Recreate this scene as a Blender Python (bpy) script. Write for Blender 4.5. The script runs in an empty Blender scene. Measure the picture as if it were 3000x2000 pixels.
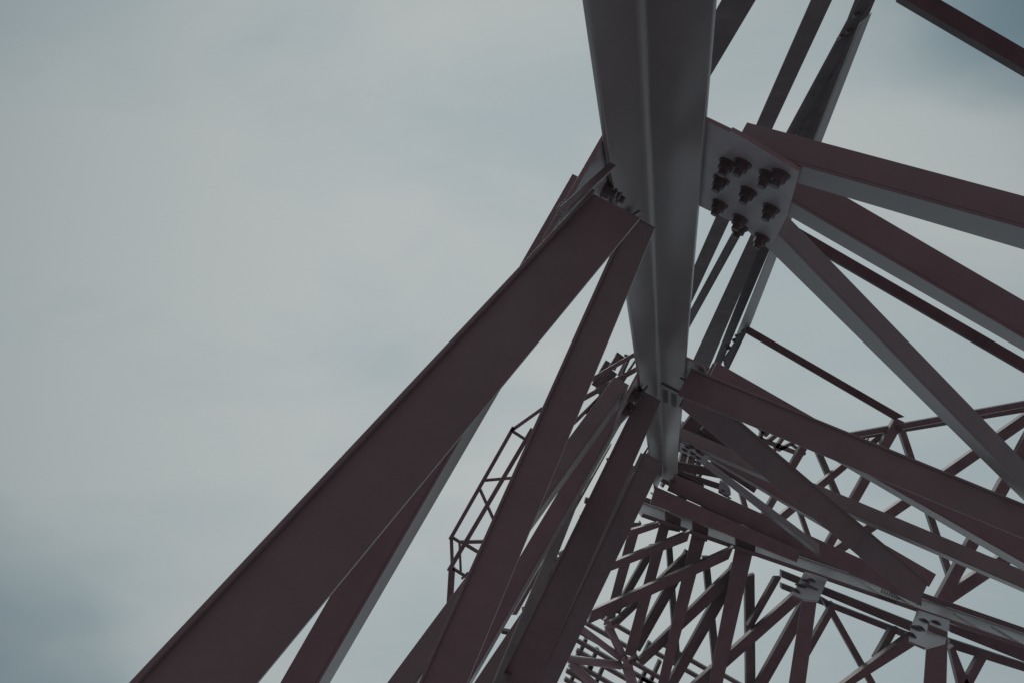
import bpy, bmesh, math
from mathutils import Vector as V

# ------------------------------------------------------------------ camera
sc = bpy.context.scene
EYE = 1.6                       # the photographer's eye above the ground, lens pointed straight up
F = 3000.0                      # focal length in photo pixels (36 mm lens on a 36 mm sensor)
cd = bpy.data.cameras.new("camera"); cd.lens = 36; cd.sensor_width = 36; cd.sensor_fit = 'HORIZONTAL'
cd.clip_start = 0.05; cd.clip_end = 5000
cam = bpy.data.objects.new("camera", cd); sc.collection.objects.link(cam)
cam.location = (0, 0, EYE); cam.rotation_euler = (math.pi, 0, 0)
sc.camera = cam
sc.view_settings.view_transform = 'Standard'; sc.view_settings.look = 'None'
sc.view_settings.exposure = 0; sc.view_settings.gamma = 1
sc.cycles.diffuse_bounces = 8; sc.cycles.max_bounces = 12

# ------------------------------------------------------------------ sky: overcast, Nishita behind a cloud deck
SUN_EL, SUN_ROT = math.radians(62), math.radians(200)
w = bpy.data.worlds.new("World"); sc.world = w; w.use_nodes = True
nt = w.node_tree; nt.nodes.clear(); N = nt.nodes.new; L = nt.links.new
out = N('ShaderNodeOutputWorld'); bg = N('ShaderNodeBackground'); bg.inputs['Strength'].default_value = 0.1
sky = N('ShaderNodeTexSky'); sky.sky_type = 'NISHITA'; sky.sun_disc = False
sky.sun_elevation = SUN_EL; sky.sun_rotation = SUN_ROT
tc = N('ShaderNodeTexCoord')
mp = N('ShaderNodeMapping'); mp.inputs['Rotation'].default_value = (0.15, 0.25, 0.6); mp.inputs['Scale'].default_value = (1.0, 2.2, 1.6)
L(tc.outputs['Generated'], mp.inputs['Vector'])
nz = N('ShaderNodeTexNoise'); nz.inputs['Scale'].default_value = 2.3; nz.inputs['Detail'].default_value = 4; nz.inputs['Roughness'].default_value = 0.45
nz.inputs['Distortion'].default_value = 0.4
L(mp.outputs['Vector'], nz.inputs['Vector'])
# brighter veil where the hidden sun stands behind the clouds, duller away from it
dt = N('ShaderNodeVectorMath'); dt.operation = 'DOT_PRODUCT'
gl = V((0.06, 0.03, 1)).normalized(); dt.inputs[1].default_value = gl
L(tc.outputs['Generated'], dt.inputs[0])
glow = N('ShaderNodeValToRGB')
cr = glow.color_ramp
cr.elements[0].position = 0.0; cr.elements[0].color = (0.17, 0.19, 0.195, 1)
cr.elements[1].position = 1.0; cr.elements[1].color = (0.45, 0.49, 0.485, 1)
for p, c in ((0.5, (0.26, 0.297, 0.31, 1)), (0.80, (0.28, 0.325, 0.335, 1)), (0.86, (0.335, 0.385, 0.39, 1)), (0.93, (0.40, 0.445, 0.445, 1)), (0.97, (0.43, 0.475, 0.475, 1))):
    e = cr.elements.new(p); e.color = c
L(dt.outputs['Value'], glow.inputs['Fac'])
cl = N('ShaderNodeValToRGB')
cl.color_ramp.elements[0].position = 0.36; cl.color_ramp.elements[0].color = (0.86, 0.91, 0.94, 1)
cl.color_ramp.elements[1].position = 0.60; cl.color_ramp.elements[1].color = (1.06, 1.03, 1.02, 1)
nf = N('ShaderNodeTexNoise'); nf.inputs['Scale'].default_value = 6.5; nf.inputs['Detail'].default_value = 9; nf.inputs['Roughness'].default_value = 0.58; nf.inputs['Distortion'].default_value = 0.8
L(mp.outputs['Vector'], nf.inputs['Vector'])
fm = N('ShaderNodeMath'); fm.operation = 'MULTIPLY_ADD'; L(nf.outputs['Fac'], fm.inputs[0]); fm.inputs[1].default_value = 0.22
fo = N('ShaderNodeMath'); fo.operation = 'ADD'; L(nz.outputs['Fac'], fm.inputs[2]); L(fm.outputs[0], fo.inputs[0]); fo.inputs[1].default_value = -0.11; L(fo.outputs[0], cl.inputs['Fac'])
mul = N('ShaderNodeMix'); mul.data_type = 'RGBA'; mul.blend_type = 'MULTIPLY'; mul.inputs[0].default_value = 1
L(glow.outputs['Color'], mul.inputs[6]); L(cl.outputs['Color'], mul.inputs[7])
# a thicker cloud bank on either side of a bright band
bd = N('ShaderNodeVectorMath'); bd.operation = 'DOT_PRODUCT'; bd.inputs[1].default_value = (0.82, -0.57, 0)
L(tc.outputs['Generated'], bd.inputs[0])
ab = N('ShaderNodeMath'); ab.operation = 'ABSOLUTE'; L(bd.outputs['Value'], ab.inputs[0])
wob = N('ShaderNodeMath'); wob.operation = 'MULTIPLY_ADD'; L(nz.outputs['Fac'], wob.inputs[0]); wob.inputs[1].default_value = -0.22; L(ab.outputs[0], wob.inputs[2])
bank = N('ShaderNodeValToRGB'); bank.color_ramp.interpolation = 'EASE'
bank.color_ramp.elements[0].position = 0.275; bank.color_ramp.elements[0].color = (1, 1, 1, 1)
bank.color_ramp.elements[1].position = 0.48; bank.color_ramp.elements[1].color = (0.38, 0.50, 0.56, 1)
L(wob.outputs[0], bank.inputs['Fac'])
mul2 = N('ShaderNodeMix'); mul2.data_type = 'RGBA'; mul2.blend_type = 'MULTIPLY'; mul2.inputs[0].default_value = 1
L(mul.outputs[2], mul2.inputs[6]); L(bank.outputs['Color'], mul2.inputs[7])
ten = N('ShaderNodeMix'); ten.data_type = 'RGBA'; ten.blend_type = 'MULTIPLY'; ten.inputs[0].default_value = 1
L(mul2.outputs[2], ten.inputs[6]); ten.inputs[7].default_value = (10, 10, 10, 1)
mx = N('ShaderNodeMix'); mx.data_type = 'RGBA'; mx.inputs[0].default_value = 0.95      # the cloud deck covers nearly all of the clear sky
L(sky.outputs['Color'], mx.inputs[6]); L(ten.outputs[2], mx.inputs[7])
L(mx.outputs[2], bg.inputs['Color']); L(bg.outputs['Background'], out.inputs['Surface'])

sl = bpy.data.lights.new("sun", 'SUN'); sl.energy = 0.5; sl.angle = math.radians(25); sl.color = (1, .97, .93)
so = bpy.data.objects.new("sun", sl); sc.collection.objects.link(so)
sd = V((math.sin(SUN_ROT) * math.cos(SUN_EL), math.cos(SUN_ROT) * math.cos(SUN_EL), math.sin(SUN_EL)))
so.rotation_euler = sd.to_track_quat('Z', 'Y').to_euler(); so.location = sd * 60

# ------------------------------------------------------------------ materials
def steel(name, col, rough=0.5, var=0.25, scale=3.0, bump=0.15):
    m = bpy.data.materials.new(name); m.use_nodes = True
    t = m.node_tree; b = t.nodes['Principled BSDF']
    tcn = t.nodes.new('ShaderNodeTexCoord')
    n1 = t.nodes.new('ShaderNodeTexNoise'); n1.inputs['Scale'].default_value = scale; n1.inputs['Detail'].default_value = 8; n1.inputs['Roughness'].default_value = 0.65
    n2 = t.nodes.new('ShaderNodeTexNoise'); n2.inputs['Scale'].default_value = 60; n2.inputs['Detail'].default_value = 4
    t.links.new(tcn.outputs['Object'], n1.inputs['Vector']); t.links.new(tcn.outputs['Object'], n2.inputs['Vector'])
    r = t.nodes.new('ShaderNodeValToRGB')
    r.color_ramp.elements[0].position = 0.3; r.color_ramp.elements[0].color = tuple(c * (1 - var) for c in col) + (1,)
    r.color_ramp.elements[1].position = 0.7; r.color_ramp.elements[1].color = tuple(c * (1 + var) for c in col) + (1,)
    t.links.new(n1.outputs['Fac'], r.inputs['Fac']); t.links.new(r.outputs['Color'], b.inputs['Base Color'])
    b.inputs['IOR'].default_value = 1.6
    rr = t.nodes.new('ShaderNodeMapRange'); rr.inputs['To Min'].default_value = rough - .1; rr.inputs['To Max'].default_value = rough + .12
    t.links.new(n1.outputs['Fac'], rr.inputs['Value']); t.links.new(rr.outputs['Result'], b.inputs['Roughness'])
    bp = t.nodes.new('ShaderNodeBump'); bp.inputs['Strength'].default_value = bump; bp.inputs['Distance'].default_value = 0.002
    t.links.new(n2.outputs['Fac'], bp.inputs['Height']); t.links.new(bp.outputs['Normal'], b.inputs['Normal'])
    return m
STEEL = steel("painted_steel", (0.33, 0.325, 0.315), rough=0.34, var=0.12)
LEGM = steel("leg_paint", (0.275, 0.262, 0.258), rough=0.305, var=0.15, scale=1.6, bump=0.05)
PLATEM = steel("worn_plate", (0.44, 0.445, 0.44), rough=0.36, var=0.22, scale=5)
GALV = steel("galvanised_tube", (0.52, 0.52, 0.52), rough=0.4, var=0.1)
BRACEM = steel("shaded_rough_steel", (0.27, 0.265, 0.26), rough=0.8, var=0.12)  # darker, rougher copy of the steel; shade of sloping undersides put into its colour
FARST = steel("weathered_steel", (0.28, 0.275, 0.27), rough=0.42)
MASTM = steel("shaded_matt_steel", (0.19, 0.18, 0.178), rough=0.95)  # steel darkened and matted, so the shade on these members is in the colour
BOLT = steel("bolt_steel", (0.17, 0.165, 0.165), rough=0.6)

gm = bpy.data.materials.new("red_bounce_ground"); gm.use_nodes = True  # unseen ground; red tint made up to bounce purplish light onto the undersides
t = gm.node_tree; b = t.nodes['Principled BSDF']; b.inputs['Roughness'].default_value = 1
gn = t.nodes.new('ShaderNodeTexNoise'); gn.inputs['Scale'].default_value = 4; gn.inputs['Detail'].default_value = 10
gr = t.nodes.new('ShaderNodeValToRGB')
gr.color_ramp.elements[0].position = 0.3; gr.color_ramp.elements[0].color = (0.215, 0.112, 0.132, 1)
gr.color_ramp.elements[1].position = 0.7; gr.color_ramp.elements[1].color = (0.335, 0.19, 0.217, 1)
gt = t.nodes.new('ShaderNodeTexCoord'); t.links.new(gt.outputs['Object'], gn.inputs['Vector'])
t.links.new(gn.outputs['Fac'], gr.inputs['Fac']); t.links.new(gr.outputs['Color'], b.inputs['Base Color'])

# ------------------------------------------------------------------ geometry of the tower
def at(p, h):                                    # the point seen at photo pixel p, h metres above the eye
    return V(((p[0] - 1500) / F * h, (p[1] - 1000) / F * h, EYE + h))
def ray(p): return V(((p[0] - 1500) / F, (p[1] - 1000) / F, 1.0))
EYEV = V((0, 0, EYE))
AX = V(((1956 - 1500) / F, (1708 - 1000) / F, 1.0))      # battered axis of the corner leg
DA = V((0.870, 0.493, 0)).normalized()                   # horizontal run of the right-hand tower face
DB = V((-0.493, 0.870, 0)).normalized()                  # horizontal run of the left-hand tower face
LEGW = 0.25
Z0 = F * LEGW / 244.0
K0 = at((1875, 0), Z0)
class Plane:
    def __init__(s, p, n):
        s.n = n.normalized(); s.p = p
        if s.n.dot(EYEV - p) < 0: s.n = -s.n
    def hit(s, px):
        r = ray(px); return EYEV + r * (s.n.dot(s.p - EYEV) / s.n.dot(r))
    def off(s, o): return Plane(s.p + s.n * o, s.n)      # o metres towards the inside of the tower
FR = Plane(K0, AX.cross(DA)); FL = Plane(K0, AX.cross(DB))

def link(o, parent=None):
    sc.collection.objects.link(o)
    if parent: o.parent = parent
    return o
def tag(o, label, cat, group=None, kind=None):
    o['label'] = label; o['category'] = cat
    if group: o['group'] = group
    if kind: o['kind'] = kind
    return o
def empty(name, loc): 
    o = bpy.data.objects.new(name, None); o.location = loc; o.empty_display_size = .2; return link(o)
class MB:
    def __init__(s): s.v = []; s.f = []
    def hexa(s, q, r):                            # two matching quads joined into a closed solid
        k = len(s.v); s.v += [tuple(x) for x in q] + [tuple(x) for x in r]
        s.f += [(k, k+1, k+2, k+3), (k+7, k+6, k+5, k+4)] + [(k+i, k+4+i, k+4+(i+1) % 4, k+(i+1) % 4) for i in range(4)]
        return s
    def prism(s, poly, d):
        k = len(s.v); n = len(poly); s.v += [tuple(x) for x in poly] + [tuple(x + d) for x in poly]
        s.f += [tuple(range(k, k+n)), tuple(range(k+2*n-1, k+n-1, -1))] + [(k+i, k+n+i, k+n+(i+1) % n, k+(i+1) % n) for i in range(n)]
        return s
    def plate(s, q, t):                           # a flat plate of thickness t, growing away from the eye
        n = (q[1] - q[0]).cross(q[3] - q[0]).normalized(); c = (q[0] + q[1] + q[2] + q[3]) / 4
        if n.dot(c - EYEV) < 0: n = -n
        return s.hexa(q, [x + n * t for x in q])
    def build(s, name, mat, parent=None, bevel=0.0):
        me = bpy.data.meshes.new(name); org = V((0, 0, 0))
        for x in s.v: org += V(x)
        org /= len(s.v)
        base = parent.matrix_world.translation if parent and not parent.parent else None
        if parent is not None: org = V(parent['_at'])
        me.from_pydata([tuple(V(x) - org) for x in s.v], [], s.f)
        bm = bmesh.new(); bm.from_mesh(me); bmesh.ops.recalc_face_normals(bm, faces=bm.faces); bm.to_mesh(me); bm.free()
        me.materials.append(mat); o = bpy.data.objects.new(name, me)
        if parent is None: o.location = org
        o['_at'] = tuple(org); link(o, parent)
        if bevel:
            b = o.modifiers.new('edge', 'BEVEL'); b.width = bevel; b.segments = 2; b.limit_method = 'ANGLE'
            for p in me.polygons: p.use_smooth = True
            wn = o.modifiers.new('normals', 'WEIGHTED_NORMAL'); wn.keep_sharp = True
        return o
def thing(name, loc, label, cat, group=None):
    o = empty(name, loc); o['_at'] = tuple(loc); return tag(o, label, cat, group)

def member(label, pl, B, C=None, A=None, t=0.012, depth=None, lip=0.0, cut=True, mat=None, name="steel_beam", cat="beam", group=None, bev=0.003):
    """A channel of a tower face: its inner web between edge lines B and C lies in the face plane pl, its lower flange
    runs outward from B to line A (or to a given depth), a matching flange closes it at C."""
    mat = mat or STEEL
    b = [pl.hit(B[0]), pl.hit(B[1])]
    if A:
        side = Plane(b[0], (b[1] - b[0]).cross(pl.n)); a = [side.hit(A[0]), side.hit(A[1])]
    else:
        a = [x - pl.n * depth for x in b]
    if A and cut:                                 # square-cut end: the web starts level with the visible flange corner
        d = (b[1] - b[0]).normalized(); b[0] = b[0] + d * (a[0] - b[0]).dot(d)
    if C:
        c = [pl.hit(C[0]), pl.hit(C[1])]
        if A and cut: d = (c[1] - c[0]).normalized(); c[0] = c[0] + d * (b[0] - c[0]).dot(d)
    T = thing(name, (b[0] + b[1]) / 2, label, cat, group)
    sg = -1 if (a[1] - b[1]).dot(pl.n) < 0 else 1          # the flange stands outwards (-1) or inwards (+1) from the face
    bi = [x + pl.n * (sg * t) for x in b] if C else b
    MB().plate([a[0], a[1], bi[1], bi[0]], t).build('flange', mat, T, bev)
    if C:
        MB().hexa([b[0], b[1], c[1], c[0]], [x + pl.n * (sg * t) for x in (b[0], b[1], c[1], c[0])]).build('web', mat, T, bev)
        ci = [x + pl.n * (sg * t) for x in c]
        off = [(c[i] - b[i]).normalized() * t for i in (0, 1)]
        aa = [c[i] + (a[i] - b[i]) for i in (0, 1)]
        MB().hexa([aa[0] - off[0], aa[1] - off[1], ci[1] - off[1], ci[0] - off[0]], [aa[0], aa[1], ci[1], ci[0]]).build('flange', mat, T, bev)
    if lip:                                       # upstanding web along the face side and a low downstand beside it
        u = (b[1] - b[0]).cross(pl.n).normalized()
        if u.z < 0: u = -u
        k = pl.n * (sg * t); w0 = [x + u * (t + .001) for x in b]
        MB().hexa([w0[0], w0[1], w0[1] + k, w0[0] + k], [x + u * .12 for x in (w0[0], w0[1], w0[1] + k, w0[0] + k)]).build('web', mat, T, bev)
        w0 = [x - u * .001 for x in b]
        MB().hexa([w0[0], w0[1], w0[1] + k, w0[0] + k], [x - u * .018 for x in (w0[0], w0[1], w0[1] + k, w0[0] + k)]).build('lip', mat, T, bev)
    return T

def brace_channel(label, pl, E, G, lipE=0.05, lipG=0.0, t=0.012, mat=None, group=None, bev=0.003):
    """A channel bolted flat on a tower face: a broad web in the plane pl between edges E and G and low flanges
    standing inwards along the edges."""
    mat = mat or STEEL
    e = [pl.hit(p) for p in E]; g_ = [pl.hit(p) for p in G]
    T = thing('steel_beam', (e[0] + g_[0]) / 2, label, 'beam', group)
    MB().hexa([e[0], e[1], g_[1], g_[0]], [x - pl.n * t for x in (e[0], e[1], g_[1], g_[0])]).build('web', mat, T, bev)
    for p, o, l in ((e, g_, lipE), (g_, e, lipG)):
        if l:
            w_ = [(o[i] - p[i]).normalized() * t for i in (0, 1)]; u = pl.n * .001
            MB().hexa([p[0] + u, p[1] + u, p[1] + w_[1] + u, p[0] + w_[0] + u],
                      [x + pl.n * l for x in (p[0], p[1], p[1] + w_[1], p[0] + w_[0])]).build('flange', mat, T, bev)
    return T

def bar(L0, L1, R0, R1, z0, z1, h, mat=None, name="steel_bar", parent=None, label=None, cat=None, group=None, bev=0.0):
    """A box section: underside between its two edge lines at heights z0 and z1, h metres deep."""
    q = [at(L0, z0), at(L1, z1), at(R1, z1), at(R0, z0)]
    u = V((0, 0, h))
    o = MB().hexa(q, [x + u for x in q]).build(name, mat or FARST, parent, bev)
    if label: tag(o, label, cat, group)
    return o
def cbar(P, Q, wp, z0, z1=None, h=None, **k):             # the same from a centre line and a width in photo pixels
    z1 = z1 or z0; dx, dy = Q[0] - P[0], Q[1] - P[1]; l = math.hypot(dx, dy); nx, ny = -dy / l * wp / 2, dx / l * wp / 2
    w1 = wp * z0 / z1
    mx_, my_ = nx * w1 / wp, ny * w1 / wp
    return bar((P[0] + nx, P[1] + ny), (Q[0] + mx_, Q[1] + my_), (P[0] - nx, P[1] - ny), (Q[0] - mx_, Q[1] - my_), z0, z1, h or wp / F * z0, **k)

def ring(c, u, v, r, n, ph=0.0): return [c + u * (r * math.cos(ph + 2 * math.pi * i / n)) + v * (r * math.sin(ph + 2 * math.pi * i / n)) for i in range(n)]
def bolts(parent, pl, pts, r=0.024, k=0, tall=1.0):
    u = pl.n.orthogonal().normalized(); v = pl.n.cross(u)
    for i, p in enumerate(pts):
        c = pl.hit(p); ph = (i * 37 + k) % 60 / 57.0
        w_ = MB().prism(ring(c, u, v, r * 1.25, 20), pl.n * r * 0.22).build('bolt', BOLT, parent)
        MB().prism(ring(c + pl.n * r * 0.22, u, v, r, 6, ph), pl.n * r * 0.95 * tall).build('nut', BOLT, w_)
        MB().prism(ring(c + pl.n * r * (0.22 + 0.95 * tall), u, v, r * 0.58, 14), pl.n * r * 0.8 * tall).build('shank', BOLT, w_)
def gusset(label, pl, poly, bl, t=0.016, r=0.024, mat=None, tall=1.0):
    c = pl.hit(poly[0]); T = thing('gusset_plate', c, label, 'gusset plate')
    MB().prism([pl.hit(p) for p in poly], -pl.n * t).build('plate', mat or PLATEM, T, 0.002)
    bolts(T, pl, bl, r, 0, tall)
    return T

# ------------------------------------------------------------------ ground
bm = bmesh.new(); bmesh.ops.create_circle(bm, cap_ends=True, segments=64, radius=3000)
me = bpy.data.meshes.new('ground'); bm.to_mesh(me); bm.free(); me.materials.append(gm)
g = link(bpy.data.objects.new('ground', me)); g['kind'] = 'structure'; g['label'] = 'unseen ground under the tower, tinted reddish for its bounce light'

# ------------------------------------------------------------------ corner leg: a heavy rolled angle, hollow side inwards
def K(h): return K0 + AX * (h - Z0)                       # the inner corner line at height h above the eye
LEG = thing('corner_leg', K(-EYE), 'heavy angle-section corner leg rising from the top edge, bright rounded inner corner', 'column')
H0, H1, TH = -EYE, 17.0, 0.022
# one rolled section: two legs with a rounded root fillet, extruded along the battered axis
nR, nL = DB, DA                                            # inward horizontal normals of the two legs
def section(h):
    c = K(h); wr, wl, rf = LEGW * 239 / 244, LEGW * 248 / 244, 0.034
    p = [c + DA * wr, c + DA * wr + DB * -TH, c - DB * TH - DA * TH, c + DB * wl - DA * TH, c + DB * wl]
    f0 = c + DA * rf + DB * rf
    arc = [f0 - DA * rf * math.cos(a) - DB * rf * math.sin(a) for a in [math.pi / 2 * i / 6 for i in range(7)]]
    return p + arc
s0, s1 = section(H0), section(H1); n = len(s0)
mb = MB(); mb.v = [tuple(x) for x in s0 + s1]
mb.f = [tuple(range(n)), tuple(range(2*n-1, n-1, -1))] + [(i, n+i, n+(i+1) % n, (i+1) % n) for i in range(n)]
lo = mb.build('angle_section', LEGM, LEG)
bl = lo.modifiers.new('edge', 'BEVEL'); bl.width = 0.004; bl.segments = 2; bl.limit_method = 'ANGLE'; bl.angle_limit = math.radians(50)
for p_ in lo.data.polygons: p_.use_smooth = len(p_.vertices) == 4
lo.modifiers.new('normals', 'WEIGHTED_NORMAL')
bp_ = MB(); c = K(-EYE) + DA * .08 + DB * .08
bp_.hexa([c + DA * a * .3 + DB * b_ * .3 for a, b_ in ((-1,-1),(1,-1),(1,1),(-1,1))], [c + V((0,0,.03)) + DA * a * .3 + DB * b_ * .3 for a, b_ in ((-1,-1),(1,-1),(1,1),(-1,1))]).build('base_plate', STEEL, LEG, .003)
# splice cover and its two short rows of bolts half way up
sp = FR.off(0.003)
MB().prism([sp.hit(p) for p in ((1938,1120),(1996,1150),(1990,1176),(1975,1182),(1937,1160))], sp.n * .012).build('splice_plate', FARST, LEG)
for k in range(6):
    for x, w_ in ((1943, 14), (1967, 15)):
        y = 1140 + k * 6.2 + (x - 1943) * .45
        q = [sp.off(.0125).hit((x + a, y + b_)) for a, b_ in ((0, 0), (w_, 6), (w_, 8.6), (0, 2.6))]
        MB().prism(q, sp.n * .006).build('splice_bolt', BOLT, LEG)

# ------------------------------------------------------------------ right-hand face, first joint
o1 = 0.0
gusset('large bolted gusset plate right of the corner leg with eleven dark nuts', FR.off(-.026),
       [(2010,345),(2068,354),(2137,387),(2140,383),(2166,397),(2341,503),(2305,633),(2266,712),(2230,716),(2187,674),(2146,652),(2048,604),(2000,590)],
       [(2133,478),(2177,478),(2114,526),(2194,560),(2110,597),(2170,640),(2170,664),(2250,512),(2289,509),(2260,610),(2233,695)], r=0.029)
member('wide dark beam fanning from the large gusset towards the right edge, uppermost of three', FR.off(-.045),
       ((2300,474),(3020,675)), ((2300,527),(3020,739)), ((2188,358),(3020,579)))
member('dark beam with pale lower face between the upper and lower beams of the right fan', FR.off(-.045),
       ((2290,576),(3020,1003)), ((2290,622),(3020,1041)), ((2290,467),(3020,892)))
member('steep dark beam from the large gusset down to the right, lowest of the fan', FR.off(-.045),
       ((2262,670),(3030,1463)), ((2225,705),(3030,1496)), ((2292,617),(3030,1380)))
# ------------------------------------------------------------------ right-hand face, second joint
gusset('small gusset plate right of the second joint, mostly hidden by dark beams', FR.off(-.03),
       [(1985,1040),(2060,1075),(2075,1110),(2040,1150),(1985,1140)], [(2022,1120),(2030,1135),(2050,1118)], r=0.03)
member('level dark beam from the second joint with a cut end against the sky', FR.off(-.16),
       ((1990,1095),(2362,1310)), None, ((1990,1033),(2358,1211)), t=.02)
member('broad dark beam sloping from the second joint across to the right edge', FR.off(.0),
       ((2020,1076),(3020,1484)), None, ((1984,1156),(3020,1585)), t=.014, lip=0.05)
member('level beam under the broad dark one, pale strip along its lower edge', FR.off(-.05),
       ((2100,1137),(3020,1660)), ((2100,1146),(3020,1684)), ((2100,1060),(3020,1585)))
member('steep dark brace from the second joint ending on the level girder below right', FR.off(.02),
       ((2030,1115),(2720,1705)), None, ((1992,1190),(2690,1772)), t=.014, lip=0.05, mat=BRACEM)
member('dark stub of level beam whose cut corner pokes past the end of the steep brace', FR.off(-.06),
       ((2540,1612),(2722,1718)), None, ((2560,1575),(2743,1681)), t=.02)
# ------------------------------------------------------------------ right-hand face, third joint
gusset('small pale gusset plate at the third joint, crowded with dark nuts', FR.off(-.03),
       [(1975,1285),(2078,1335),(2072,1352),(2066,1366),(2050,1352),(2030,1335),(1985,1322)],
       [(2007,1316),(2015,1308),(2026,1308),(2030,1326),(2008,1331),(2025,1340),(2046,1338),(2056,1327),(2047,1321),(2040,1350)], r=0.034, tall=.25)
member('long dark beam from the third joint to the right edge with narrow pale lower face', FR.off(-.04),
       ((1985,1285),(3020,1732)), ((1985,1296),(3020,1743)), ((1985,1248),(3020,1678)))
member('level beam from the third joint passing behind the steep brace', FR.off(-.045),
       ((2074,1336),(2600,1646)), ((2074,1345),(2600,1655)), ((2074,1300),(2600,1610)))
member('thin grey brace running from the third joint down to the girder', FR.off(-.04),
       ((2066,1356),(2400,1617)), ((2060,1362),(2400,1630)), ((2072,1346),(2400,1592)))

# ------------------------------------------------------------------ left-hand face
gusset('pale gusset plate left of the corner leg, half covered by the biggest beam', FL.off(-.026),
       [(1779,394),(1850,520),(1870,640),(1780,640),(1600,740),(1600,705)], [(1782,560),(1796,572),(1770,556),(1700,630)], r=0.026)
member('short dark stiffener bar across the pale gusset left of the leg', FL.off(.0),
       ((1795,467),(1640,605)), None, ((1806,484),(1655,622)), t=.014, lip=0)
member('biggest dark beam, sweeping from the leg down to the lower left corner', FL.off(.02),
       ((1752,543),(368,2020)), None, ((1876,638),(735,2020)), t=.014, lip=0.05)
member('dark beam just right of the biggest beam, running down beside the railing', FL.off(.02),
       ((1846,623),(1220,2020)), None, ((1918,669),(1360,2020)), t=.014, lip=0.05)
member('level beam behind the biggest beam with a bright pale face along its right side', FL.off(-.045),
       ((1585,880),(922,2020)), ((1612,890),(955,2020)), ((1677,509),(808,2020)))
gusset('pale gusset plate left of the second joint with jagged dark nuts', FL.off(-.02),
       [(1876,1085),(1900,1150),(1880,1180),(1800,1260),(1830,1170)], [(1866,1143),(1852,1150),(1845,1160),(1838,1185),(1828,1200)], r=0.036)
member('dark diagonal from the second joint passing behind two beams to the bottom edge', FL.off(-.05),
       ((1868,1092),(1205,2020)), ((1880,1098),(1222,2020)), ((1800,1102),(1118,2020)))
member('level beam from the second joint with thin pale right face', FL.off(-.06),
       ((1866,1140),(1362,2020)), ((1874,1146),(1372,2020)), ((1820,1130),(1290,2020)))
member('dark brace from the second joint, left neighbour of the last brace', FL.off(.02),
       ((1879,1145),(1450,2020)), None, ((1935,1175),(1566,2020)), t=.014, lip=0.05, mat=BRACEM)
member('narrow diagonal between bright slits at the bottom edge', FL.off(-.08),
       ((1800,1460),(1430,2020)), ((1806,1464),(1436,2020)), ((1772,1430),(1374,2020)))
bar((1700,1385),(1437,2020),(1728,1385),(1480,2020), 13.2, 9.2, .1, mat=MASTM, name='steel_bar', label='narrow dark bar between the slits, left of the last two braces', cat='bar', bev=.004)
bar((1784,1310),(1500,1800),(1793,1300),(1514,1800), 12.8, 12.8, .3, mat=STEEL, name='steel_bar', label='thin level bar edging the slits left of the last two braces', cat='bar', bev=.003)
gusset('small pale gusset plate left of the third joint', FL.off(-.02),
       [(1905,1318),(1930,1345),(1870,1420),(1850,1400)], [(1880,1352),(1872,1362),(1866,1378)], r=0.04)
member('dark brace from the third joint, nearest to the lattice at the bottom', FL.off(.02),
       ((1880,1336),(1560,2020)), None, ((1940,1357),(1622,2020)), t=.014, lip=0.05, mat=BRACEM)
member('thin grey level beam squeezed between the two last dark braces', FL.off(-.09),
       ((1866,1370),(1565,2020)), ((1872,1374),(1574,2020)), ((1852,1362),(1540,2020)))

# ------------------------------------------------------------------ second mast, seen past the right-hand face
def zm(y): return 1 / (0.1136 - 0.0000697 * y)
MAST = thing('ladder_mast', at((2300,500), zm(500)), 'tall mast behind the big gusset, close parallel legs and level rungs to the right', 'mast')
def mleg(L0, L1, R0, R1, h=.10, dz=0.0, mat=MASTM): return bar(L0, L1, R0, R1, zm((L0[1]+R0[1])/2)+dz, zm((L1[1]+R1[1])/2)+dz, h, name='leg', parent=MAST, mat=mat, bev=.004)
mleg((2131,-30),(1830,520),(2233,-30),(1905,520))
mleg((2393,-30),(1990,884),(2453,-30),(2025,890))
mleg((2529,-20),(2013,930),(2566,-20),(2020,961))
mleg((2490,70),(2013,1096),(2504,70),(2070,1096))
mleg((2522,-30),(2080,1096),(2578,-30),(2104,1090), .1, .3)
mleg((2528,60),(2160,980),(2556,35),(2198,955), .1, -.2, FARST)
mleg((2174,970),(2120,1052),(2200,948),(2129,1094), .1, -.1)
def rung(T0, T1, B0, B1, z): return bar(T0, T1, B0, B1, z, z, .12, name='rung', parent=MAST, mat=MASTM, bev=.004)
rung((2640,-68),(3020,153),(2640,-7),(3020,216), 8.4)
rung((2300,645),(3020,1061),(2300,680),(3020,1098), 14.6)
rung((2190,954),(2651,1220),(2190,977),(2620,1227), 21.4)
for p in ((2508,45),(2485,92),(2466,108),(2222,732),(2160,985),(2152,998),(2132,1022)):
    cbar((p[0]-4,p[1]), (p[0]+9,p[1]-6), 9, zm(p[1])-.05, h=.1, name='bolt', mat=BOLT, parent=MAST)

# ------------------------------------------------------------------ lattice boom far up on the right
ZL = 21.5
BOOM = thing('lattice_boom', at((2650,1400), ZL), 'thin lattice boom high up on the right, criss-crossed behind the dark beams', 'lattice boom')
def lat(nm, L0, L1, R0, R1, dz=0.0, h=.16): return bar(L0, L1, R0, R1, ZL+dz, ZL+dz, h, name=nm, parent=BOOM, bev=.004)
lat('chord', (2460,1273),(3020,1171),(2460,1289),(3020,1188))
lat('chord', (2460,1290),(3020,1189),(2460,1296),(3020,1204), .2)
lat('post', (2623,1222),(2411,1608),(2650,1235),(2437,1608), -.1)
lat('post', (2354,1290),(2180,1600),(2376,1296),(2198,1600), -.1)
lat('post', (3020,1245),(2718,1800),(3020,1320),(2754,1804), -.1)
lat('diagonal', (3020,1199),(2440,1605),(3020,1238),(2470,1618), .35)
lat('diagonal', (2590,1258),(2255,1531),(2600,1272),(2280,1540), .35)
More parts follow.
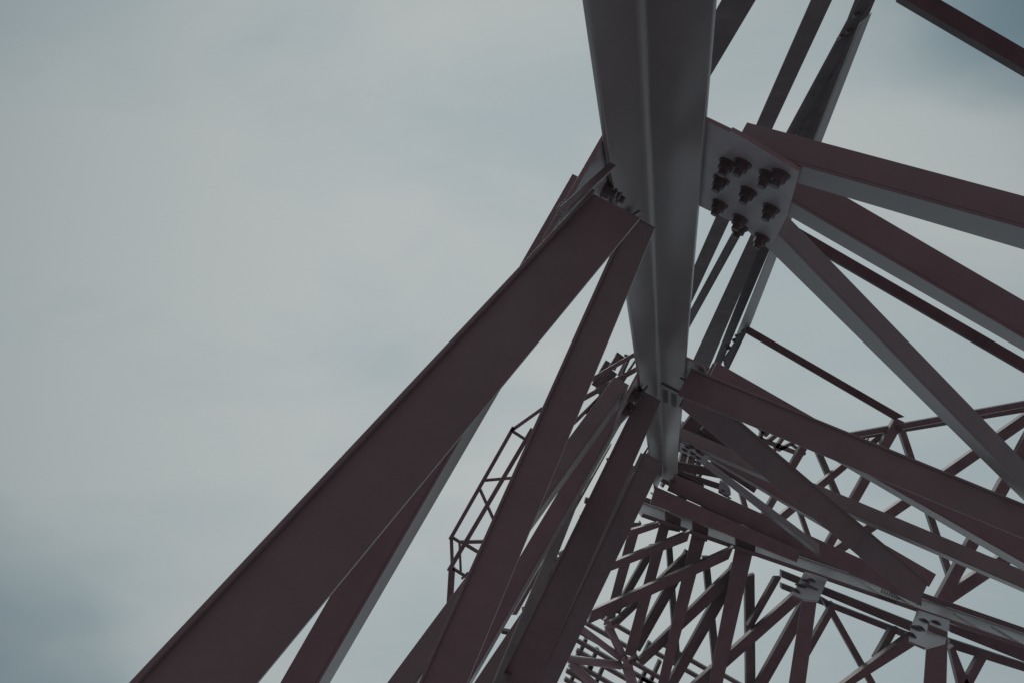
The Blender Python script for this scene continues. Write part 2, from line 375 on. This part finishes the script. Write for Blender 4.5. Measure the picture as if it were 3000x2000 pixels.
lat('diagonal', (3020,1566),(2720,1769),(3020,1611),(2735,1803), .35)
lat('diagonal', (2633,1254),(2782,1702),(2652,1254),(2801,1702), .7)
lat('diagonal', (2386,1312),(2540,1672),(2404,1312),(2562,1672), .7)
lat('diagonal', (2318,1440),(2368,1582),(2334,1448),(2384,1590), .7)
lat('diagonal', (2166,1440),(2182,1500),(2180,1440),(2196,1500), .7)
cbar((2628,1248),(2642,1259), 12, ZL-.15, h=.08, name='bolt', mat=BOLT, parent=BOOM)
# clutter of small brackets where the boom meets the tower
for P, Q, w_ in (((2215,1238),(2250,1275),14),((2255,1290),(2290,1262),12),((2200,1275),(2345,1330),14),((2300,1275),(2262,1330),10),((2320,1300),(2360,1330),9),
                 ((2170,1245),(2200,1285),12),((2280,1318),(2345,1285),10),((2235,1262),(2225,1300),10),((2540,1285),(2560,1310),12),((2560,1290),(2590,1270),9)):
    cbar(P, Q, w_, ZL+.9, h=.15, name='bracket', parent=BOOM)

TOP = thing('head_frame', at((2050,1300), 23), 'cluttered steelwork high up between the leg and the steep brace', 'frame')
for nm, P, Q, w_, z in (('beam',(2068,1195),(1990,1300),44,19),('beam',(2105,1195),(2060,1262),12,20),('beam',(2030,1235),(2210,1345),20,21),('beam',(2085,1225),(2175,1300),12,21.5),
        ('beam',(2025,1280),(2190,1370),26,20.5),('post',(2008,1318),(1994,1380),18,20),('post',(2032,1326),(2012,1400),20,20.5),('post',(2056,1340),(2030,1396),14,20.8),
        ('beam',(1975,1362),(2110,1388),24,19.5),('beam',(1985,1385),(2130,1432),16,20),('beam',(1970,1392),(2060,1430),20,20),('beam',(1930,1392),(1990,1424),26,19),
        ('post',(1960,1390),(1940,1426),8,19.5),('post',(2062,1370),(2046,1405),8,21),('post',(2006,1236),(1990,1262),10,19.6),('beam',(2130,1275),(2160,1296),10,22),
        ('beam',(2035,1250),(2150,1318),34,21.2),('beam',(2090,1350),(2215,1434),22,20.2),('beam',(2060,1484),(2172,1533),12,16.9),('beam',(2222,1556),(2240,1564),12,16.9),('beam',(1990,1452),(2012,1461),12,16.9),('beam',(1880,1285),(1800,1430),12,20),('beam',(1862,1380),(1790,1480),14,20),('beam',(1830,1340),(1780,1352),16,20),('beam',(1800,1400),(1770,1420),20,20.4),
        ('beam',(1762,1480),(1715,1466),16,20.3),('beam',(1752,1510),(1700,1516),7,20.3),('beam',(1720,1580),(1640,1630),14,20),('beam',(1660,1640),(1600,1650),16,20),('beam',(1630,1700),(1580,1700),14,20),
        ('beam',(1850,1440),(1815,1500),10,20),('post',(1610,1680),(1540,1800),9,20),('beam',(1570,1780),(1530,1790),12,20),('beam',(1520,1860),(1470,1850),10,20)):
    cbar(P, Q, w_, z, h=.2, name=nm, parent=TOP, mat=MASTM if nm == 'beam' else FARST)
gusset('small pale plate with five dark bolts under the grey brace', FR.off(-.12), [(2108,1408),(2124,1413),(2138,1432),(2140,1450),(2130,1457),(2104,1442)],
       [(2119,1434),(2111,1439),(2125,1448),(2137,1455)], .02, .03, None, .3)
# ------------------------------------------------------------------ level girders over the lattice floor
def girder(label, L0, L1, R0, R1, z, h, web=True, name='girder'):
    T = thing(name, at(L0, z), label, 'girder')
    bar(L0, L1, R0, R1, z, z, .03, name='flange', parent=T, mat=STEEL, bev=.004)
    m = lambda a, b_, k: (a[0]+(b_[0]-a[0])*k, a[1]+(b_[1]-a[1])*k)
    bar(m(L0,R0,.46), m(L1,R1,.46), m(L0,R0,.54), m(L1,R1,.54), z+.03, z+.03, h, name='web', parent=T, mat=STEEL)
    bar(L0, L1, R0, R1, z+.03+h, z+.03+h, .03, name='flange', parent=T, mat=STEEL)
    return T
girder('dark level girder starting at the foot of the corner leg, upper of the parallel pair', (1975,1387),(2700,1716),(1955,1436),(2700,1774), 16.6, .3)
girder('dark level girder with a blunt cut end, lower of the parallel pair', (1920,1424),(2346,1612),(1905,1474),(2334,1646), 16.4, .3)
def boxgirder():
    zb, hh = 16.75, 1.95
    T = thing('girder', at((2500,1720), zb), 'long deep pale girder above the lattice floor, running out at the right edge', 'girder')
    p, q = at((1880,1508), zb), at((3400,2031), zb)
    d = (q - p).normalized(); nrm = V((-d.y, d.x, 0))
    if nrm.dot(EYEV - p) < 0: nrm = -nrm
    u = V((0, 0, 1)); bk = -nrm * .03
    MB().hexa([p, q, q + u * hh, p + u * hh], [x + bk for x in (p, q, q + u * hh, p + u * hh)]).build('web', STEEL, T, .004)
    for z_, w_, t_ in ((-.022, .04, .02), (hh + .002, .10, .03)):
        a = [p + u * z_ + nrm * .001, q + u * z_ + nrm * .001, q + u * z_ + nrm * w_, p + u * z_ + nrm * w_]
        MB().hexa(a, [x + u * t_ for x in a]).build('flange', STEEL, T, .004)
    pl = Plane(p, nrm)
    for r_ in range(2):
        for k in range(7):
            x = 2583 + k * 7.6 - r_ * 6; y = 1722 + k * 3.4 + r_ * 16
            o = pl.off(.001); MB().prism([o.hit((x + a, y + b_)) for a, b_ in ((0,0),(4.2,2),(1.5,12),(-2.7,10))], pl.n * .02).build('bolt', BOLT, T)
    for k in (.47, .53, .66, .74):
        c = p + (q - p) * k + nrm * .001; e = d * .02
        MB().hexa([c - e, c + e, c + e + u * hh * .6, c - e + u * hh * .6], [x + nrm * .03 for x in (c - e, c + e, c + e + u * hh * .6, c - e + u * hh * .6)]).build('rib', STEEL, T)
    return pl
PG = boxgirder()

# ------------------------------------------------------------------ lattice floor: joists and bracing seen from below
ZF = 16.9
def joist(label, L0, L1, R0, R1, grp=None, z=ZF, h=.22):
    T = thing('floor_joist', at(L0, z), label, 'joist', grp)
    bar(L0, L1, R0, R1, z, z, .03, name='flange', parent=T, mat=STEEL, bev=.004)
    dx = 4
    bar((R0[0]-dx, R0[1]), (R1[0]-dx, R1[1]), R0, R1, z+.03, z+.03, h, name='web', parent=T, mat=STEEL, bev=.003)
    return T
joist('thick joist coming down from the bolted plate at the lower right, rightmost joist', (2720,1826),(2706,2020),(2777,1850),(2773,2020), z=14.7)
joist('thick joist coming down from the bolted plate in the middle of the lattice', (2358,1703),(2309,2020),(2398,1724),(2358,2020), z=14.9)
joist('joist between the middle bolted plate and the dark square head', (2157,1590),(2073,2020),(2212,1590),(2113,2020))
joist('joist left of the plain vertical tie, under the second dark head', (2028,1560),(1924,2020),(2072,1560),(1952,2020))
joist('joist ending on the lower bright tube node', (1934,1530),(1830,1915),(1965,1530),(1861,1925))
joist('joist ending on the upper bright tube node', (1848,1530),(1768,1830),(1880,1530),(1795,1830))
gusset('bolted plate at the head of the middle thick joist', PG.off(.02), [(2357,1672),(2425,1693),(2398,1757),(2352,1753),(2320,1741),(2345,1695)],
       [(2360,1702),(2377,1700),(2342,1716),(2350,1716),(2331,1731)], .03, .055, None, .25)
gusset('bolted plate at the head of the rightmost thick joist', PG.off(.02), [(2687,1784),(2783,1816),(2770,1880),(2711,1896),(2664,1876),(2669,1834)],
       [(2707,1819),(2741,1824),(2681,1840),(2693,1840),(2667,1860)], .03, .065, None, .25)
for lab, x, y in (('dark square head of a joist under the pale girder, right one', 2185, 1590), ('dark square head of a joist under the pale girder, middle one', 2052, 1548), ('dark square head of a joist under the pale girder, left one', 1972, 1520)):
    w_ = 30 if x > 2100 else 24
    tag(MB().prism([at(p_, ZF-.12) for p_ in ((x-w_,y-26),(x+w_,y-2),(x+w_-4,y+38),(x-w_+4,y+30))], V((0,0,.1))).build('joist_cleat', BRACEM, None, .004), lab, 'cleat')
def brace(label, L0, L1, R0, R1, dz=.35, grp=None, h=.14):
    return bar(L0, L1, R0, R1, ZF+dz, ZF+dz, h, name='brace', label=label, cat='brace', group=grp, bev=.004)
# broad braces in front of the joists
brace('broad dark brace crossing the joists, lowest and longest of three', (1734,1787),(2150,1600),(1722,1828),(2135,1637), -.35)
brace('broad dark brace crossing the joists, middle one of three', (1770,1656),(2023,1553),(1762,1682),(2014,1584), -.35)
brace('short broad dark brace crossing the joists, topmost of three', (1840,1553),(1930,1528),(1840,1575),(1934,1543), -.35)
G = 'thin steep braces between the joists'; lab = 'thin dark steep brace leaning between the lattice joists'
brace(lab, (1905,1597),(1795,1793),(1932,1593),(1815,1797), .35, G)
brace(lab, (2010,1610),(1850,1895),(2035,1625),(1875,1908), .35, G)
brace(lab, (2148,1649),(1945,2020),(2172,1680),(1976,2020), .35, G)
brace(lab, (2270,1690),(2190,1832),(2290,1690),(2204,1840), .35, G)
brace('steep brace with pale left edge behind the middle thick joist', (2352,1755),(2205,2020),(2410,1720),(2240,2020), .4)
brace('steep brace crossing right of the middle thick joist', (2440,1762),(2372,1880),(2452,1778),(2368,1927), .45)
brace('steep brace between the two bolted plates, parallel to the floor ties', (2610,1840),(2560,1928),(2634,1838),(2580,1938), .45)
brace('long thin brace leaning right below the pale girder', (2403,1745),(2556,2020),(2432,1762),(2578,2020), .6)
brace('brace falling right of the rightmost joist', (2783,1900),(2812,2020),(2796,1890),(2848,2020), .6)
brace('brace leaning left at the lower right corner', (2868,1920),(2812,2020),(2892,1928),(2842,2020), .6)
G = 'upright ties behind the joists'; lab = 'thin upright tie standing behind the lattice joists'
brace(lab, (2183,1690),(2187,2020),(2211,1680),(2214,2020), .6, G)
brace(lab, (2059,1630),(2096,2020),(2078,1630),(2118,2020), .6, G)
brace(lab, (1952,1580),(1976,1940),(1969,1580),(1994,1940), .6, G)
G = 'fine cross ties low in the lattice'; lab = 'fine cross tie leaning low in the lattice beside the bright tubes'
for x, y in ((1718,1872),(1752,1900),(1700,1905),(1772,1945),(1735,1950),(1690,1960),(1895,1960),(1935,1935),(1905,1880),(1800,1800)):
    cbar((x, y), (x - 26, y + 58), 10, ZF+1.35, h=.12, name='brace', label=lab, cat='brace', group=G)
brace('wide brace with pale upper face rising to the right bolted plate', (2445,2020),(2664,1856),(2475,2020),(2690,1884), .2)
brace('brace with pale upper edge rising to the middle bolted plate', (2025,2007),(2330,1734),(2055,2020),(2352,1756), .2)
brace('brace with pale upper edge rising to the dark square head', (1866,1935),(2150,1655),(1885,1948),(2165,1690), .2)
brace('brace rising from the upper bright tube node', (1800,1818),(2010,1618),(1812,1830),(2025,1632), .2)
# ties running parallel to the girder on its far side
G = 'level ties beyond the pale girder'
brace('level tie beyond the pale girder, upper one', (2290,1670),(2700,1832),(2290,1690),(2700,1862), .8)
brace('level tie beyond the pale girder with a pale lower face', (2290,1708),(2690,1862),(2290,1724),(2690,1882), .9)
brace('level tie past the rightmost joist, upper one', (2783,1828),(3020,1905),(2783,1850),(3020,1945), .8)
brace('level tie past the rightmost joist, lower one', (2783,1870),(3020,1948),(2783,1898),(3020,1972), .9)
G = 'fine level ties low in the lattice'; lab = 'fine level tie low in the lattice beside the bright tubes'
for k, (x, y, l) in enumerate(((1690,1846,300),(1690,1876,330),(1690,1906,330),(1660,1930,370),(1660,1965,200),(1880,1985,150),(1655,1990,120),(1900,1900,260),(1930,1880,200),(1750,1800,150),(1700,1816,180),(2080,1955,150))):
    cbar((x, y), (x + l * .87, y + l * .5), 11, ZF+1.2, h=.12, name='brace', label=lab, cat='brace', group=G)

# bright tubes meeting in two nodes
def tube(label, P, Q, wp, z=ZF-.1):
    p, q = at(P, z), at(Q, z); d = (q - p).normalized(); u = d.orthogonal().normalized(); v = d.cross(u); r = wp / 2 / F * z
    a, b_ = ring(p, u, v, r, 20), ring(q, u, v, r, 20); m = MB(); m.v = [tuple(x) for x in a + b_]
    m.f = [tuple(range(20)), tuple(range(39, 19, -1))] + [(i, 20+i, 20+(i+1) % 20, (i+1) % 20) for i in range(20)]
    o = m.build('steel_tube', GALV)
    for f in o.data.polygons: f.use_smooth = len(f.vertices) == 4
    return tag(o, label, 'tube')
tube('pale tube joining the two bright nodes', (1782,1832),(1828,1928), 24)
tube('pale tube slanting from the dark brace down to the lower node', (1705,1840),(1822,1930), 19)
tube('dull level tube entering the lower node from the left', (1664,1928),(1820,1948), 24)
tube('pale tube leaving the frame left of the lower node', (1672,1940),(1745,2010), 26)
tube('stub of tube below the lower node at the bottom edge', (1836,1945),(1856,2015), 32)
for lab, c in (('upper bright star-shaped tube node', (1785,1828)), ('lower bright star-shaped tube node', (1836,1942))):
    T = thing('tube_node', at(c, ZF-.2), lab, 'node')
    bm_ = MB().prism([at((c[0]+x*.8, c[1]+y*.8), ZF-.22) for x, y in ((-22,-14),(-8,-26),(0,-12),(24,-22),(40,-30),(44,-16),(26,0),(22,16),(-18,14),(-8,2))], V((0,0,.1)))
    bm_.build('plate', GALV, T, .004)
    for x, y in ((22,-8),(30,-16),(12,-4)):
        MB().prism(ring(at((c[0]+x, c[1]+y), ZF-.225), V((1,0,0)), V((0,1,0)), .025, 8), V((0,0,-.05))).build('bolt', BOLT, T)

# ------------------------------------------------------------------ guard railing on the left
ZC = 15.0
RAIL = thing('guard_railing', at((1320,1660), ZC), 'slim open guard railing against the sky between the big dark beams', 'railing')
def rl(nm, P, Q, w_, dz=0, q=0): return cbar(P, Q, w_, ZC+dz, h=w_/F*ZC*.9, name=nm, parent=RAIL, bev=.004)
rl('rail', (1505,1250),(1318,1580), 11); rl('rail', (1590,1195),(1496,1262), 10)
rl('rail', (1560,1255),(1314,1672), 12.5, -.1)
rl('rail', (1326,1574),(1348,1588), 9, .05); rl('rail', (1345,1587),(1460,1585), 11, .1)
rl('post', (1322,1572),(1325,1662), 10, .02); rl('post', (1324,1660),(1316,1790), 19, .03)
rl('strut', (1498,1260),(1545,1290), 9, .05); rl('strut', (1420,1406),(1500,1399), 9, .03)
rl('strut', (1406,1432),(1450,1530), 9, .04); rl('post', (1346,1588),(1350,1680), 7, .12)
rl('strut', (1366,1596),(1440,1640), 10, .03); rl('strut', (1326,1664),(1368,1690), 9, .03); rl('strut', (1352,1695),(1372,1676), 7, .1)
# the ladder cage behind the leg, just left of the second joint
CAGE = thing('ladder_cage', at((1800,1090), 14), 'small ladder cage peeping out left of the second joint', 'ladder cage')
def cg(nm, P, Q, w_, dz=0): return cbar(P, Q, w_, 14+dz, h=.06, name=nm, parent=CAGE)
cg('rail', (1880,1026),(1715,1122), 12); cg('rail', (1885,1070),(1700,1172), 14, .1)
cg('hoop', (1812,1040),(1745,1150), 13, .2); cg('hoop', (1782,1058),(1740,1130), 16, .3); cg('hoop', (1846,1045),(1822,1100), 7, .2); cg('hoop', (1862,1055),(1815,1130), 6, .25)
cg('rail', (1790,1130),(1680,1240), 10, .4); cg('rung', (1830,1040),(1850,1046), 8, .1)
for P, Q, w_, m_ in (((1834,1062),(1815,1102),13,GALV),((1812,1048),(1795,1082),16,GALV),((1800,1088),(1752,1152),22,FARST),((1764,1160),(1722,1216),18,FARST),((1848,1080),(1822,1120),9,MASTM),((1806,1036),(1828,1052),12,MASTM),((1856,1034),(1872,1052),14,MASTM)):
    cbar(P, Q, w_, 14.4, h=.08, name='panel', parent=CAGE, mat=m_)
# wire loop hanging at the first joint
lp = FL.off(.05)
pts = [lp.hit(p) for p in ((1652,592),(1642,598),(1634,612),(1631,624),(1634,632),(1644,636),(1656,625),(1668,610))]
m = MB(); rows = []
for i, p in enumerate(pts):
    d = (pts[min(i+1, len(pts)-1)] - pts[max(i-1, 0)]).normalized(); u = lp.n; v = d.cross(u).normalized()
    rows.append(ring(p, u, v, .0022, 8))
for r_ in rows: m.v += [tuple(x) for x in r_]
for i in range(len(rows)-1): m.f += [(i*8+k, i*8+(k+1) % 8, i*8+8+(k+1) % 8, i*8+8+k) for k in range(8)]
tag(m.build('wire_loop', STEEL), 'thin bright wire loop at the upper end of the biggest beam', 'wire')
for o in bpy.data.objects:
    if '_at' in o: del o['_at']
